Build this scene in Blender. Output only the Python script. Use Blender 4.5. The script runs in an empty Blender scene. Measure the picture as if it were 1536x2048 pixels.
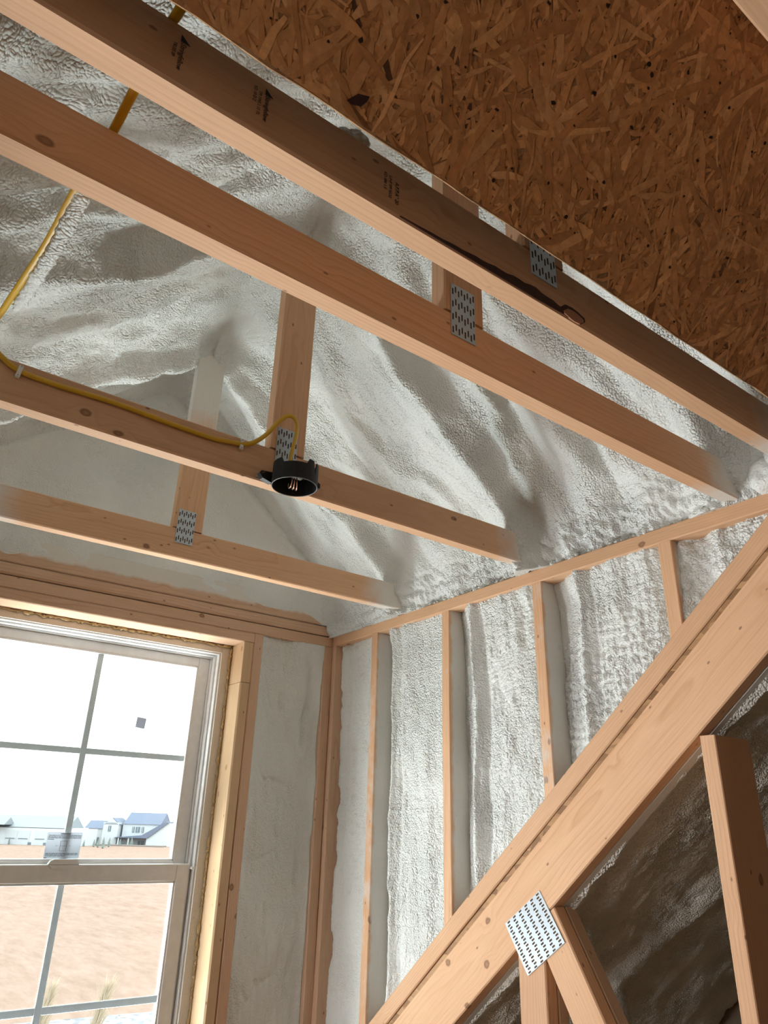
import bpy, bmesh, math, random
import numpy as np
from mathutils import Matrix, Vector
random.seed(7); RNG = np.random.default_rng(7)
SC = bpy.context.scene; COL = SC.collection

# ---------------------------------------------------------------- camera, world, light, exposure
R_ = Vector((.8061, -.5912, .0267)); U_ = Vector((-.2583, -.3109, .9147)); F_ = Vector((.5324, .7442, .4033))
cam = bpy.data.cameras.new('camera'); camo = bpy.data.objects.new('camera', cam); COL.objects.link(camo)
cam.sensor_fit = 'VERTICAL'; cam.sensor_height = 36; cam.lens = 1425.5/2048*36; cam.clip_start = .02; cam.clip_end = 3000
camo.matrix_world = Matrix(((R_.x, U_.x, -F_.x, 0), (R_.y, U_.y, -F_.y, 0), (R_.z, U_.z, -F_.z, 0), (0, 0, 0, 1)))
SC.camera = camo

def nt(tree, kind, **kw):
    n = tree.nodes.new(kind)
    for k, v in kw.items():
        if k in ('loc',): continue
        setattr(n, k, v)
    return n
W = bpy.data.worlds.new('World'); SC.world = W; W.use_nodes = True
t = W.node_tree; bg = t.nodes['Background']
tc = nt(t, 'ShaderNodeTexCoord'); no = nt(t, 'ShaderNodeTexNoise'); no.inputs['Scale'].default_value = 3.0; no.inputs['Detail'].default_value = 5
mp = nt(t, 'ShaderNodeMapping'); mp.inputs['Scale'].default_value = (1, 1, 4)
t.links.new(tc.outputs['Generated'], mp.inputs[0]); t.links.new(mp.outputs[0], no.inputs['Vector'])
cr = nt(t, 'ShaderNodeValToRGB'); cr.color_ramp.elements[0].position = .38; cr.color_ramp.elements[1].position = .62
cr.color_ramp.elements[0].color = (.80, .95, 1, 1); cr.color_ramp.elements[1].color = (1, .985, .96, 1)
t.links.new(no.outputs[0], cr.inputs[0]); t.links.new(cr.outputs[0], bg.inputs['Color'])
bg.inputs['Strength'].default_value = 5.5

def area(name, loc, target, sx, sy, power, col=(1, 1, 1), spread=None):
    l = bpy.data.lights.new(name, 'AREA'); l.shape = 'RECTANGLE'; l.size = sx; l.size_y = sy; l.energy = power; l.color = col
    if spread: l.spread = spread
    o = bpy.data.objects.new(name, l); COL.objects.link(o); o.location = loc
    o.rotation_euler = (Vector(target)-Vector(loc)).to_track_quat('-Z', 'Y').to_euler()
    return o
# unseen lamps added: one stands in for ground bounce, one fills from left
area('window_bounce_fill', (.20, 3.04, -1.16), (.72, 2.05, .95), 2.8, .80, 300, (.97, .985, 1))
area('side_fill', (-2.7, .9, .1), (1.4, 1.3, .35), 1.6, 1.3, 60, (1, .98, .95))
po = area('window_portal', (.664, 2.66, -.15), (.664, 0, -.15), .95, 1.6, 1); po.data.cycles.is_portal = True

vs = SC.view_settings; vs.view_transform = 'Standard'; vs.look = 'None'; vs.exposure = 0.0; vs.gamma = 1; vs.use_curve_mapping = False
SC.cycles.max_bounces = 8; SC.cycles.diffuse_bounces = 4; SC.cycles.glossy_bounces = 2; SC.cycles.use_adaptive_sampling = True; SC.cycles.adaptive_threshold = .04; SC.cycles.caustics_reflective = False; SC.cycles.caustics_refractive = False
SC.cycles.sample_clamp_indirect = 6

# ---------------------------------------------------------------- key dimensions (metres, camera at the origin, +Y to the window wall)
H, CH, TK = .6975, .0888, .0366          # underside of the truss chords, 2x4 depth, lumber thickness
XB, XK = 1.5067, .6226                   # inner face of the right wall, left edge of the king posts
TY = [1.9328, 1.3232, .7137, .5370]      # near faces of the four dormer trusses
YW = 2.4327                              # inner face of the window wall
XC = XK+CH/2; SL = .826; CS = 1/math.sqrt(1+SL*SL)
def zroof(y): return .4317+SL*(.832-y)   # underside of the main roof sheathing
DV = Vector((0, CS, -SL*CS)); NV = Vector((0, SL*CS, CS))   # down the main roof, and its outward normal

# ---------------------------------------------------------------- noise in numpy
def _h(i, j, k, s):
    n = (i*374761393+j*668265263+k*2147483647+s*1274126177) & 0xffffffff
    n = ((n ^ (n >> 13))*1274126177) & 0xffffffff
    return ((n ^ (n >> 16)) & 0xffff)/65535.0
def vnoise(x, y, z, s=0):
    xi, yi, zi = np.floor(x).astype(np.int64), np.floor(y).astype(np.int64), np.floor(z).astype(np.int64)
    fx, fy, fz = x-xi, y-yi, z-zi
    fx, fy, fz = [q*q*q*(q*(q*6-15)+10) for q in (fx, fy, fz)]
    def L(a, b, t): return a+(b-a)*t
    c = [[[_h(xi+a, yi+b, zi+d, s) for d in (0, 1)] for b in (0, 1)] for a in (0, 1)]
    return 2*L(L(L(c[0][0][0], c[1][0][0], fx), L(c[0][1][0], c[1][1][0], fx), fy),
               L(L(c[0][0][1], c[1][0][1], fx), L(c[0][1][1], c[1][1][1], fx), fy), fz)-1
def fbm(x, y, z=None, o=4, s=0):
    z = np.zeros_like(x) if z is None else z
    r = 0; a = .5
    for i in range(o):
        r = r+a*vnoise(x, y, z, s+i); x, y, z, a = x*2.03+7.1, y*2.03+3.3, z*2.03+1.7, a*.5
    return r
def lumps(x, y, s=0):
    """rounded cells: 1 at a cell's middle, 0 at its border"""
    xi, yi = np.floor(x).astype(np.int64), np.floor(y).astype(np.int64)
    f1 = np.full(x.shape, 9.0); f2 = f1.copy()
    for a in (-1, 0, 1):
        for b in (-1, 0, 1):
            px = xi+a+.15+.7*_h(xi+a, yi+b, 0*xi, s); py = yi+b+.15+.7*_h(xi+a, yi+b, 0*xi+5, s)
            d = np.hypot(px-x, py-y); f2 = np.minimum(f2, np.maximum(d, f1)); f1 = np.minimum(f1, d)
    return np.clip((f2-f1)*1.4, 0, 1)**.6, f1
def sstep(a, b, x):
    q = np.clip((x-a)/(b-a), 0, 1); return q*q*(3-2*q)

# ---------------------------------------------------------------- materials
def mat(name):
    m = bpy.data.materials.new(name); m.use_nodes = True
    return m, m.node_tree, m.node_tree.nodes['Principled BSDF']
def link(t, a, b): t.links.new(a, b)
def math_(t, op, a, b=None, c=None):
    n = nt(t, 'ShaderNodeMath', operation=op)
    for i, v in enumerate((a, b, c)):
        if v is None: continue
        if isinstance(v, (int, float)): n.inputs[i].default_value = v
        else: t.links.new(v, n.inputs[i])
    return n.outputs[0]
def mixc(t, f, a, b, mode='MIX'):
    n = nt(t, 'ShaderNodeMix', data_type='RGBA', blend_type=mode)
    for s, v in ((n.inputs['Factor'], f), (n.inputs[6], a), (n.inputs[7], b)):
        if isinstance(v, (int, float)): s.default_value = v
        elif isinstance(v, tuple): s.default_value = v+(1,)*(4-len(v))
        else: t.links.new(v, s)
    return n.outputs[2]
def ramp(t, v, pts):
    n = nt(t, 'ShaderNodeValToRGB'); e = n.color_ramp.elements
    while len(e) < len(pts): e.new(.5)
    for i, (p, c) in enumerate(pts):
        e[i].position = p; e[i].color = tuple(c)+(1,) if not isinstance(c, (int, float)) else (c, c, c, 1)
    t.links.new(v, n.inputs[0]); return n.outputs[0]
def noise(t, vec, scale, detail=3, rough=.5):
    n = nt(t, 'ShaderNodeTexNoise'); n.inputs['Scale'].default_value = scale; n.inputs['Detail'].default_value = detail
    n.inputs['Roughness'].default_value = rough
    if vec is not None: t.links.new(vec, n.inputs['Vector'])
    return n.outputs[0]
def mapping(t, vec, sc, off=(0, 0, 0)):
    n = nt(t, 'ShaderNodeMapping'); n.inputs['Scale'].default_value = sc; n.inputs['Location'].default_value = off
    t.links.new(vec, n.inputs['Vector']); return n.outputs[0]
def simple(name, col, rough=.5, metal=0, spec=.4, bump=None):
    m, t, b = mat(name); b.inputs['Base Color'].default_value = tuple(col)+(1,); b.inputs['Roughness'].default_value = rough
    b.inputs['Metallic'].default_value = metal; b.inputs['Specular IOR Level'].default_value = spec
    tc = nt(t, 'ShaderNodeTexCoord')
    nz = noise(t, tc.outputs['Object'], bump[0] if bump else 40, 4)
    c2 = mixc(t, nz, tuple(q*.88 for q in col), tuple(min(1, q*1.1) for q in col)); link(t, c2, b.inputs['Base Color'])
    if bump:
        bn = nt(t, 'ShaderNodeBump'); bn.inputs['Strength'].default_value = bump[1]; bn.inputs['Distance'].default_value = bump[2]
        link(t, nz, bn.inputs['Height']); link(t, bn.outputs[0], b.inputs['Normal'])
    return m

def foam_nodes(t, vec):
    """pebbly skin height and colour of sprayed foam"""
    v1 = nt(t, 'ShaderNodeTexVoronoi', feature='F1'); v1.inputs['Scale'].default_value = 185
    wob = noise(t, vec, 22, 1)
    w2 = nt(t, 'ShaderNodeVectorMath', operation='MULTIPLY_ADD')
    cmb = nt(t, 'ShaderNodeCombineXYZ'); link(t, wob, cmb.inputs[0]); link(t, wob, cmb.inputs[1]); link(t, wob, cmb.inputs[2])
    link(t, cmb.outputs[0], w2.inputs[0]); w2.inputs[1].default_value = (.03, .02, .025); link(t, vec, w2.inputs[2])
    link(t, w2.outputs[0], v1.inputs['Vector'])
    n2 = noise(t, vec, 60, 2, .55); n3 = noise(t, vec, 5, 1)
    amt = ramp(t, n3, [(.35, .35), (.62, 1.0)])
    vd = math_(t, 'MULTIPLY', v1.outputs['Distance'], 1.35)
    h = math_(t, 'MULTIPLY', math_(t, 'SUBTRACT', 1.0, math_(t, 'MULTIPLY', vd, vd)), amt)
    h = math_(t, 'ADD', math_(t, 'MULTIPLY', h, .75), math_(t, 'MULTIPLY', n2, .6))
    col = mixc(t, ramp(t, noise(t, vec, 2.2, 2), [(.35, 0), (.7, 1)]), (.69, .71, .685), (.76, .77, .745))
    return h, col
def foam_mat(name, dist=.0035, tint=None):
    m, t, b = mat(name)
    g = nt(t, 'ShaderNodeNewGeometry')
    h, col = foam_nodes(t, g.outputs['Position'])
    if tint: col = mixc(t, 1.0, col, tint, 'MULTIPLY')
    link(t, col, b.inputs['Base Color']); b.inputs['Roughness'].default_value = .48; b.inputs['Specular IOR Level'].default_value = .35
    bn = nt(t, 'ShaderNodeBump'); bn.inputs['Strength'].default_value = .9; bn.inputs['Distance'].default_value = dist*1.25
    link(t, h, bn.inputs['Height']); link(t, bn.outputs[0], b.inputs['Normal'])
    return m
M_FOAM = foam_mat('spray_foam'); M_FOAMS = foam_mat('spray_foam_smooth', .0016); M_FOAMD = foam_mat('spray_foam_attic', .004, (.92, .88, .83))  # attic copy tinted darker, its shade put into the colour

def wood_mat(name, light, dark, knots=1.0):
    m, t, b = mat(name)
    tc = nt(t, 'ShaderNodeTexCoord'); oi = nt(t, 'ShaderNodeObjectInfo')
    def prop(nm):
        a = nt(t, 'ShaderNodeAttribute', attribute_type='OBJECT', attribute_name=nm); return a.outputs['Fac']
    r = oi.outputs['Random']
    off = nt(t, 'ShaderNodeCombineXYZ'); link(t, math_(t, 'MULTIPLY', r, 37.0), off.inputs[0]); link(t, math_(t, 'MULTIPLY', r, 11.0), off.inputs[1]); link(t, math_(t, 'MULTIPLY', r, 23.0), off.inputs[2])
    va = nt(t, 'ShaderNodeVectorMath', operation='ADD'); link(t, tc.outputs['Object'], va.inputs[0]); link(t, off.outputs[0], va.inputs[1])
    P = va.outputs[0]
    # knots
    kv = nt(t, 'ShaderNodeTexVoronoi', feature='F1'); kv.inputs['Scale'].default_value = 10
    link(t, mapping(t, P, (.75, 1, 1)), kv.inputs['Vector'])
    kd = math_(t, 'ADD', kv.outputs['Distance'], math_(t, 'MULTIPLY', math_(t, 'SUBTRACT', noise(t, mapping(t, P, (30, 90, 90)), 1.0, 1), .5), .09))
    # growth rings round a pith beside the board
    sep = nt(t, 'ShaderNodeSeparateXYZ'); link(t, tc.outputs['Object'], sep.inputs[0])
    dist = noise(t, mapping(t, P, (2.2, 9, 9)), 1.0, 2)
    oy = math_(t, 'ADD', math_(t, 'MULTIPLY', math_(t, 'FRACT', math_(t, 'MULTIPLY', r, 7.3)), .13), -.03)
    oz = math_(t, 'ADD', math_(t, 'MULTIPLY', math_(t, 'FRACT', math_(t, 'MULTIPLY', r, 13.7)), .10), -.085)
    yy = math_(t, 'SUBTRACT', sep.outputs[1], oy); zz = math_(t, 'SUBTRACT', sep.outputs[2], oz)
    rr = math_(t, 'SQRT', math_(t, 'ADD', math_(t, 'MULTIPLY', yy, yy), math_(t, 'MULTIPLY', zz, zz)))
    rr = math_(t, 'ADD', rr, math_(t, 'MULTIPLY', dist, .030))
    kn = ramp(t, kd, [(.0, 1.0), (.30, 0.0)])
    rr = math_(t, 'ADD', rr, math_(t, 'MULTIPLY', kn, .010))
    ring = math_(t, 'FRACT', math_(t, 'MULTIPLY', rr, 150))
    ringc = ramp(t, ring, [(0, .05), (.55, .28), (.86, 1.0), (1.0, .05)])
    contrast = ramp(t, noise(t, mapping(t, P, (1.5, 12, 12)), 1.0, 2), [(.3, .12), (.75, .75)])
    ringf = math_(t, 'MULTIPLY', ringc, contrast)
    fib = noise(t, mapping(t, P, (14, 420, 420)), 1.0, 2)
    col = mixc(t, ringf, light, dark)
    col = mixc(t, .35, col, ramp(t, fib, [(.3, .62), (.7, 1.0)]), 'MULTIPLY')
    tone = noise(t, mapping(t, P, (3, 10, 10)), 1.0, 2)
    col = mixc(t, ramp(t, tone, [(.3, 0), (.75, .45)]), col, tuple(a*b_ for a, b_ in zip(light, (.80, .72, .64))))
    val = ramp(t, math_(t, 'FRACT', math_(t, 'MULTIPLY', r, 5.1)), [(0, .88), (1, 1.06)])
    col = mixc(t, 1.0, col, val, 'MULTIPLY')
    kr = math_(t, 'MULTIPLY', ramp(t, kd, [(.03, .9), (.062, .85), (.095, .0)]), knots)
    kc = mixc(t, ramp(t, kd, [(.02, 0), (.07, 1)]), (.36, .19, .10), (.17, .075, .04))
    col = mixc(t, kr, col, kc)
    spk = nt(t, 'ShaderNodeTexVoronoi', feature='F1'); spk.inputs['Scale'].default_value = 26; link(t, mapping(t, P, (.55, 1, 1)), spk.inputs['Vector'])
    col = mixc(t, ramp(t, spk.outputs['Distance'], [(.05, .75), (.085, 0)]), col, (.20, .09, .05))
    # foam overspray: from either end of the board and from a given depth
    nz = math_(t, 'MULTIPLY', math_(t, 'SUBTRACT', noise(t, P, 16, 3, .6), .5), 1.0)
    x = sep.outputs[0]; y = sep.outputs[1]
    def edge(val, amp, wid):
        return math_(t, 'MULTIPLY', math_(t, 'ADD', math_(t, 'DIVIDE', math_(t, 'ADD', val, math_(t, 'MULTIPLY', nz, amp)), wid), 0.5), 1.0)
    def cl(v):
        n = nt(t, 'ShaderNodeClamp'); link(t, v, n.inputs[0]); return n.outputs[0]
    m0 = cl(edge(math_(t, 'SUBTRACT', prop('spray_lo'), x), .12, .10))
    m1 = cl(edge(math_(t, 'SUBTRACT', x, prop('spray_hi')), .12, .10))
    m2 = cl(edge(math_(t, 'SUBTRACT', y, prop('spray_in')), .03, .012))
    sp = math_(t, 'MAXIMUM', m0, math_(t, 'MAXIMUM', m1, m2))
    sp = math_(t, 'MULTIPLY', sp, .84)
    fh = noise(t, P, 110, 1); fc = (.70, .705, .67)
    col = mixc(t, sp, col, fc)
    link(t, col, b.inputs['Base Color']); b.inputs['Roughness'].default_value = .62; b.inputs['Specular IOR Level'].default_value = .25
    hh = math_(t, 'ADD', math_(t, 'MULTIPLY', fib, .12), math_(t, 'MULTIPLY', math_(t, 'MULTIPLY', fh, sp), 1.2))
    bn = nt(t, 'ShaderNodeBump'); bn.inputs['Strength'].default_value = .5; bn.inputs['Distance'].default_value = .0015
    link(t, hh, bn.inputs['Height']); link(t, bn.outputs[0], b.inputs['Normal'])
    return m
M_WOOD = wood_mat('spruce_lumber', (.76, .475, .29), (.57, .30, .155))
M_WOODP = wood_mat('pink_fir_lumber', (.68, .46, .315), (.50, .29, .175))
M_WOODY = wood_mat('yellow_spruce_lumber', (.74, .52, .325), (.58, .36, .185), .6)
M_WOODD = wood_mat('shaded_lumber', (.55, .40, .28), (.38, .24, .15))  # darker copy for second plies, their shade put into the colour

def vcol_mat(name, rough=.6):
    m, t, b = mat(name); a = nt(t, 'ShaderNodeAttribute', attribute_name='tone')
    tc = nt(t, 'ShaderNodeTexCoord'); f = noise(t, mapping(t, tc.outputs['Object'], (90, 90, 90)), 1.0, 4, .65)
    c = mixc(t, .7, a.outputs['Color'], ramp(t, f, [(.25, .55), (.7, 1.12)]), 'MULTIPLY')
    link(t, c, b.inputs['Base Color']); b.inputs['Roughness'].default_value = rough; b.inputs['Specular IOR Level'].default_value = .3
    return m
M_FLAKE = vcol_mat('osb_strands')
def osb_mat():
    m, t, b = mat('osb_board'); tc = nt(t, 'ShaderNodeTexCoord')
    v = nt(t, 'ShaderNodeTexVoronoi'); v.inputs['Scale'].default_value = 60; link(t, mapping(t, tc.outputs['Object'], (1, .35, 1)), v.inputs['Vector'])
    c = ramp(t, v.outputs['Color'], [(.1, (.20, .095, .035)), (.5, (.36, .19, .08)), (.9, (.48, .28, .13))])
    link(t, c, b.inputs['Base Color']); b.inputs['Roughness'].default_value = .65
    return m
M_OSB = osb_mat()
M_STEEL = simple('galvanised_steel', (.46, .51, .55), .42, .55, .5)
M_SLOT = simple('punched_slot', (.10, .055, .03), .8)
M_BLACK = simple('black_plastic', (.012, .012, .013), .55, 0, .3)
M_COPPER = simple('copper_wire', (.62, .36, .26), .3, .7)
M_YEL = simple('yellow_cable_jacket', (.62, .36, .015), .4, 0, .45)
M_WHITE = simple('white_vinyl', (.80, .80, .80), .35, 0, .45)
M_GREY = simple('glare_grille', (.72, .76, .78), .45)
M_CLIP = simple('white_staple', (.78, .77, .72), .4)
M_INK = simple('black_ink', (.015, .009, .006), .8)
M_LABEL = simple('silver_label', (.60, .63, .68), .5)
M_LABELINK = simple('label_print', (.10, .13, .17), .7)
M_TAG = simple('grey_tag', (.36, .36, .42), .6)
M_BARK = simple('bark_edge', (.055, .018, .010), .7, 0, .3, (60, .6, .003))
M_FOAMY = simple('yellow_gap_foam', (.55, .40, .20), .6, 0, .3, (120, .8, .004))
M_FLOOR = simple('subfloor', (.30, .21, .13), .7); M_BACK = simple('darkened_room_wall', (.26, .20, .145), .8)  # floor and walls darkened to cut bounce, as if a deep unlit room
M_DARK = simple('attic_shadow_hole', (.03, .022, .015), .9)
def glass_mat():
    m = bpy.data.materials.new('window_glass'); m.use_nodes = True; t = m.node_tree; t.nodes.clear()
    o = nt(t, 'ShaderNodeOutputMaterial'); tr = nt(t, 'ShaderNodeBsdfTransparent'); gl = nt(t, 'ShaderNodeBsdfGlossy'); gl.inputs['Roughness'].default_value = .02
    tr.inputs[0].default_value = (.97, .99, .985, 1)
    mx = nt(t, 'ShaderNodeMixShader'); lw = nt(t, 'ShaderNodeLayerWeight')
    link(t, math_(t, 'ADD', .02, math_(t, 'MULTIPLY', math_(t, 'POWER', lw.outputs['Facing'], 5.0), .35)), mx.inputs[0]); link(t, tr.outputs[0], mx.inputs[1]); link(t, gl.outputs[0], mx.inputs[2]); link(t, mx.outputs[0], o.inputs[0])
    return m
M_GLASS = glass_mat()
def paper(m, fac, tcol):
    t = m.node_tree; b = t.nodes['Principled BSDF']; o = t.nodes['Material Output']
    tl = nt(t, 'ShaderNodeBsdfTranslucent'); tl.inputs[0].default_value = tcol; mx = nt(t, 'ShaderNodeMixShader'); mx.inputs[0].default_value = fac
    link(t, b.outputs[0], mx.inputs[1]); link(t, tl.outputs[0], mx.inputs[2]); link(t, mx.outputs[0], o.inputs[0])
paper(M_LABEL, .43, (.76, .79, .84, 1)); paper(M_TAG, .36, (.6, .6, .66, 1)); paper(M_GREY, .15, (.78, .82, .86, 1))  # grille bars made translucent to add window glare to them

# ---------------------------------------------------------------- object helpers
WM = {}
def put(o, parent=None, M=None):
    COL.objects.link(o); M = M or Matrix.Identity(4)
    if parent is not None:
        o.parent = parent; o.matrix_parent_inverse = WM[parent].inverted()
    o.matrix_basis = M; WM[o] = M.copy(); return o
def thing(name, label, cat, loc=(0, 0, 0), group=None):
    o = bpy.data.objects.new(name, None); o.empty_display_size = .05; put(o, None, Matrix.Translation(loc))
    o['label'] = label; o['category'] = cat
    if group: o['group'] = group
    return o
def struct(name, loc=(0, 0, 0), label=None):
    o = bpy.data.objects.new(name, None); o.empty_display_size = .05; put(o, None, Matrix.Translation(loc)); o['kind'] = 'structure'
    if label: o['label'] = label
    return o
def tag(o, label, cat, group=None):
    o['label'] = label; o['category'] = cat
    if group: o['group'] = group
    return o
def mesh(name, V, Fc, m, parent=None, M=None, smooth=False):
    me = bpy.data.meshes.new(name); me.from_pydata([tuple(v) for v in V], [], Fc); me.update()
    for q in (m if isinstance(m, (list, tuple)) else [m]): me.materials.append(q)
    if smooth: me.polygons.foreach_set('use_smooth', [True]*len(me.polygons))
    return put(bpy.data.objects.new(name, me), parent, M)
def basis(P, ex, ey):
    ex, ey = Vector(ex).normalized(), Vector(ey).normalized(); ez = ex.cross(ey)
    return Matrix(((ex.x, ey.x, ez.x, P[0]), (ex.y, ey.y, ez.y, P[1]), (ex.z, ey.z, ez.z, P[2]), (0, 0, 0, 1)))
def beam(name, parent, P, ex, ey, L, Wd, T, m=None, lo=-9, hi=99, inn=99, r=.003, cut0=0, cut1=0, warp=0):
    """eased lumber: x along the length, y the width, z the thickness; cut0/cut1 shear the ends with y"""
    n = max(2, int(L/.12)) if warp else 2
    c = [(r, 0), (Wd-r, 0), (Wd, r), (Wd, T-r), (Wd-r, T), (r, T), (0, T-r), (0, r)]
    V = []; Fc = []; ph = random.random()*6
    for i in range(n):
        f = i/(n-1)
        for y, z in c:
            x = f*L+(1-f)*cut0*(y/Wd)+f*cut1*(y/Wd)
            dy = warp*math.sin(ph+f*5.3)+.5*warp*math.sin(ph*2+f*13)
            V.append((x, y+dy, z+.5*dy))
    for i in range(n-1):
        for k in range(8):
            a = i*8+k; b_ = i*8+(k+1) % 8; Fc.append((a, a+8, b_+8, b_))
    Fc.append(tuple(range(0, 8))); Fc.append(tuple(range((n-1)*8+7, (n-1)*8-1, -1)))
    o = mesh(name, V, Fc, m or M_WOOD, parent, basis(P, ex, ey))
    o['spray_lo'] = float(lo); o['spray_hi'] = float(hi); o['spray_in'] = float(inn)
    return o
def boxes(name, parent, bs, m, M=None, bev=0):
    bm = bmesh.new()
    for (x0, y0, z0, x1, y1, z1) in bs:
        q = bmesh.ops.create_cube(bm, size=1)['verts']
        bmesh.ops.scale(bm, vec=(x1-x0, y1-y0, z1-z0), verts=q); bmesh.ops.translate(bm, vec=((x0+x1)/2, (y0+y1)/2, (z0+z1)/2), verts=q)
    if bev: bmesh.ops.bevel(bm, geom=list(bm.edges), offset=bev, segments=2, affect='EDGES', profile=.5)
    bmesh.ops.recalc_face_normals(bm, faces=bm.faces)
    me = bpy.data.meshes.new(name); bm.to_mesh(me); bm.free(); me.materials.append(m)
    return put(bpy.data.objects.new(name, me), parent, M)
def sheet(name, parent, P, N, m, thick=.05, back=False):
    """closed foam slab from a displaced grid P with outward normals N (towards the room)"""
    nu, nv = P.shape[:2]; V = P.reshape(-1, 3); idx = np.arange(nu*nv).reshape(nu, nv)
    Q = np.stack([idx[:-1, :-1], idx[1:, :-1], idx[1:, 1:], idx[:-1, 1:]], -1).reshape(-1, 4)
    ring = np.concatenate([idx[:, 0], idx[-1, 1:], idx[-2::-1, -1], idx[0, -2:0:-1]])
    B = (P-N*thick).reshape(-1, 3)[ring]; nb = len(ring); V2 = np.vstack([V, B, B.mean(0, keepdims=True)])
    o0 = nu*nv; k = np.arange(nb); k2 = (k+1) % nb
    if back: V2 = np.vstack([V, (P-N*thick).reshape(-1, 3)]); bk = ring+o0
    else: bk = np.arange(nb)+o0
    side = np.stack([ring[k], bk[k], bk[k2], ring[k2]], -1)
    fan = np.stack([o0+k, np.full(nb, o0+nb), o0+k2], -1) if not back else np.concatenate([Q[:, [0, 2, 1]], Q[:, [0, 3, 2]]])+o0
    # orientation
    a = P[1, 0]-P[0, 0]; b_ = P[0, 1]-P[0, 0]
    mid = (nu//2, nv//2); a = P[mid[0]+1, mid[1]]-P[mid]; b_ = P[mid[0], mid[1]+1]-P[mid]
    if np.dot(np.cross(a, b_), N[mid]) < 0: Q = Q[:, ::-1]; side = side[:, ::-1]; fan = fan[:, ::-1]
    me = bpy.data.meshes.new(name); nq, nf = len(Q)+len(side), len(fan)
    me.vertices.add(len(V2)); me.vertices.foreach_set('co', V2.astype(np.float32).ravel())
    li = np.concatenate([Q.ravel(), side.ravel(), fan.ravel()]).astype(np.int32)
    me.loops.add(len(li)); me.loops.foreach_set('vertex_index', li)
    ls = np.concatenate([np.arange(nq)*4, nq*4+np.arange(nf)*3]).astype(np.int32)
    me.polygons.add(nq+nf); me.polygons.foreach_set('loop_start', ls)
    try: me.polygons.foreach_set('loop_total', np.concatenate([np.full(nq, 4), np.full(nf, 3)]).astype(np.int32))
    except Exception: pass
    sm = np.ones(nq+nf, bool); sm[len(Q):] = False; me.polygons.foreach_set('use_smooth', sm)
    me.update(calc_edges=True); me.validate(); me.materials.append(m)
    return put(bpy.data.objects.new(name, me), parent)
def tube(name, parent, pts, rx, ry, m, wide=(0, 0, 1), seg=10, sub=8):
    """smooth (Catmull-Rom) swept ellipse; `wide` = a direction (or one per point) of the radius rx"""
    pts = [Vector(p) for p in pts]; wd = wide if isinstance(wide, list) else [wide]*len(pts); wd = [Vector(q) for q in wd]
    S = []; Wd = []
    for i in range(len(pts)-1):
        p0, p1, p2, p3 = pts[max(0, i-1)], pts[i], pts[i+1], pts[min(len(pts)-1, i+2)]
        for k in range(sub+(i == len(pts)-2)):
            f = k/sub
            S.append(.5*((2*p1)+(p2-p0)*f+(2*p0-5*p1+4*p2-p3)*f*f+(3*p1-p0-3*p2+p3)*f**3)); Wd.append(wd[i].lerp(wd[i+1], f))
    V = []; Fc = []
    for i, p in enumerate(S):
        tg = (S[min(i+1, len(S)-1)]-S[max(i-1, 0)]).normalized(); a = Wd[i]-tg*Wd[i].dot(tg)
        a = a.normalized() if a.length > 1e-6 else tg.orthogonal().normalized(); b_ = tg.cross(a)
        for k in range(seg):
            th = 2*math.pi*k/seg; V.append(p+a*rx*math.cos(th)+b_*ry*math.sin(th))
    for i in range(len(S)-1):
        for k in range(seg):
            a = i*seg+k; b_ = i*seg+(k+1) % seg; Fc.append((a, b_, b_+seg, a+seg))
    Fc.append(tuple(range(seg-1, -1, -1))); Fc.append(tuple(range((len(S)-1)*seg, len(S)*seg)))
    return mesh(name, V, Fc, m, parent, None, True)
def nail_plate(parent, P, ex, ey, Wd, Hd, nc, nr, sw, sh, stag):
    """toothed connector plate: steel sheet with real punched slots; columns along ex, slots down ey"""
    V = []; F0 = []; F1 = []; th = .0016; cw, ch = Wd/nc, Hd/nr
    def q(pts, dst): i = len(V); V.extend(pts); dst.append(tuple(range(i, i+len(pts))))
    for c in range(nc):
        for r_ in range(nr):
            x0, y0 = c*cw, r_*ch; x1, y1 = x0+cw, y0+ch
            cx = (x0+x1)/2+(stag[0] if r_ % 2 else -stag[0]); cy = (y0+y1)/2+(stag[1] if c % 2 else -stag[1])
            a0, a1, b0, b1 = cx-sw/2, cx+sw/2, cy-sh/2, cy+sh/2
            q([(x0, y0, th), (x1, y0, th), (a1, b0, th), (a0, b0, th)], F0); q([(x1, y0, th), (x1, y1, th), (a1, b1, th), (a1, b0, th)], F0)
            q([(x1, y1, th), (x0, y1, th), (a0, b1, th), (a1, b1, th)], F0); q([(x0, y1, th), (x0, y0, th), (a0, b0, th), (a0, b1, th)], F0)
            q([(a0, b0, .0002), (a1, b0, .0002), (a1, b1, .0002), (a0, b1, .0002)], F1)  # slot floor coloured dark brown for the shade inside the hole
            for (u, v) in (((a0, b0), (a1, b0)), ((a1, b0), (a1, b1)), ((a1, b1), (a0, b1)), ((a0, b1), (a0, b0))):
                q([(u[0], u[1], th), (v[0], v[1], th), (v[0], v[1], .0002), (u[0], u[1], .0002)], F1)
    for (u, v) in (((0, 0), (Wd, 0)), ((Wd, 0), (Wd, Hd)), ((Wd, Hd), (0, Hd)), ((0, Hd), (0, 0))):
        q([(u[0], u[1], 0), (v[0], v[1], 0), (v[0], v[1], th), (u[0], u[1], th)], F0)
    o = mesh('nail_plate', V, F0+F1, [M_STEEL, M_SLOT], parent, basis(P, ex, ey))
    mi = [0]*len(F0)+[1]*len(F1); o.data.polygons.foreach_set('material_index', mi); o.data.update(); return o
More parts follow.
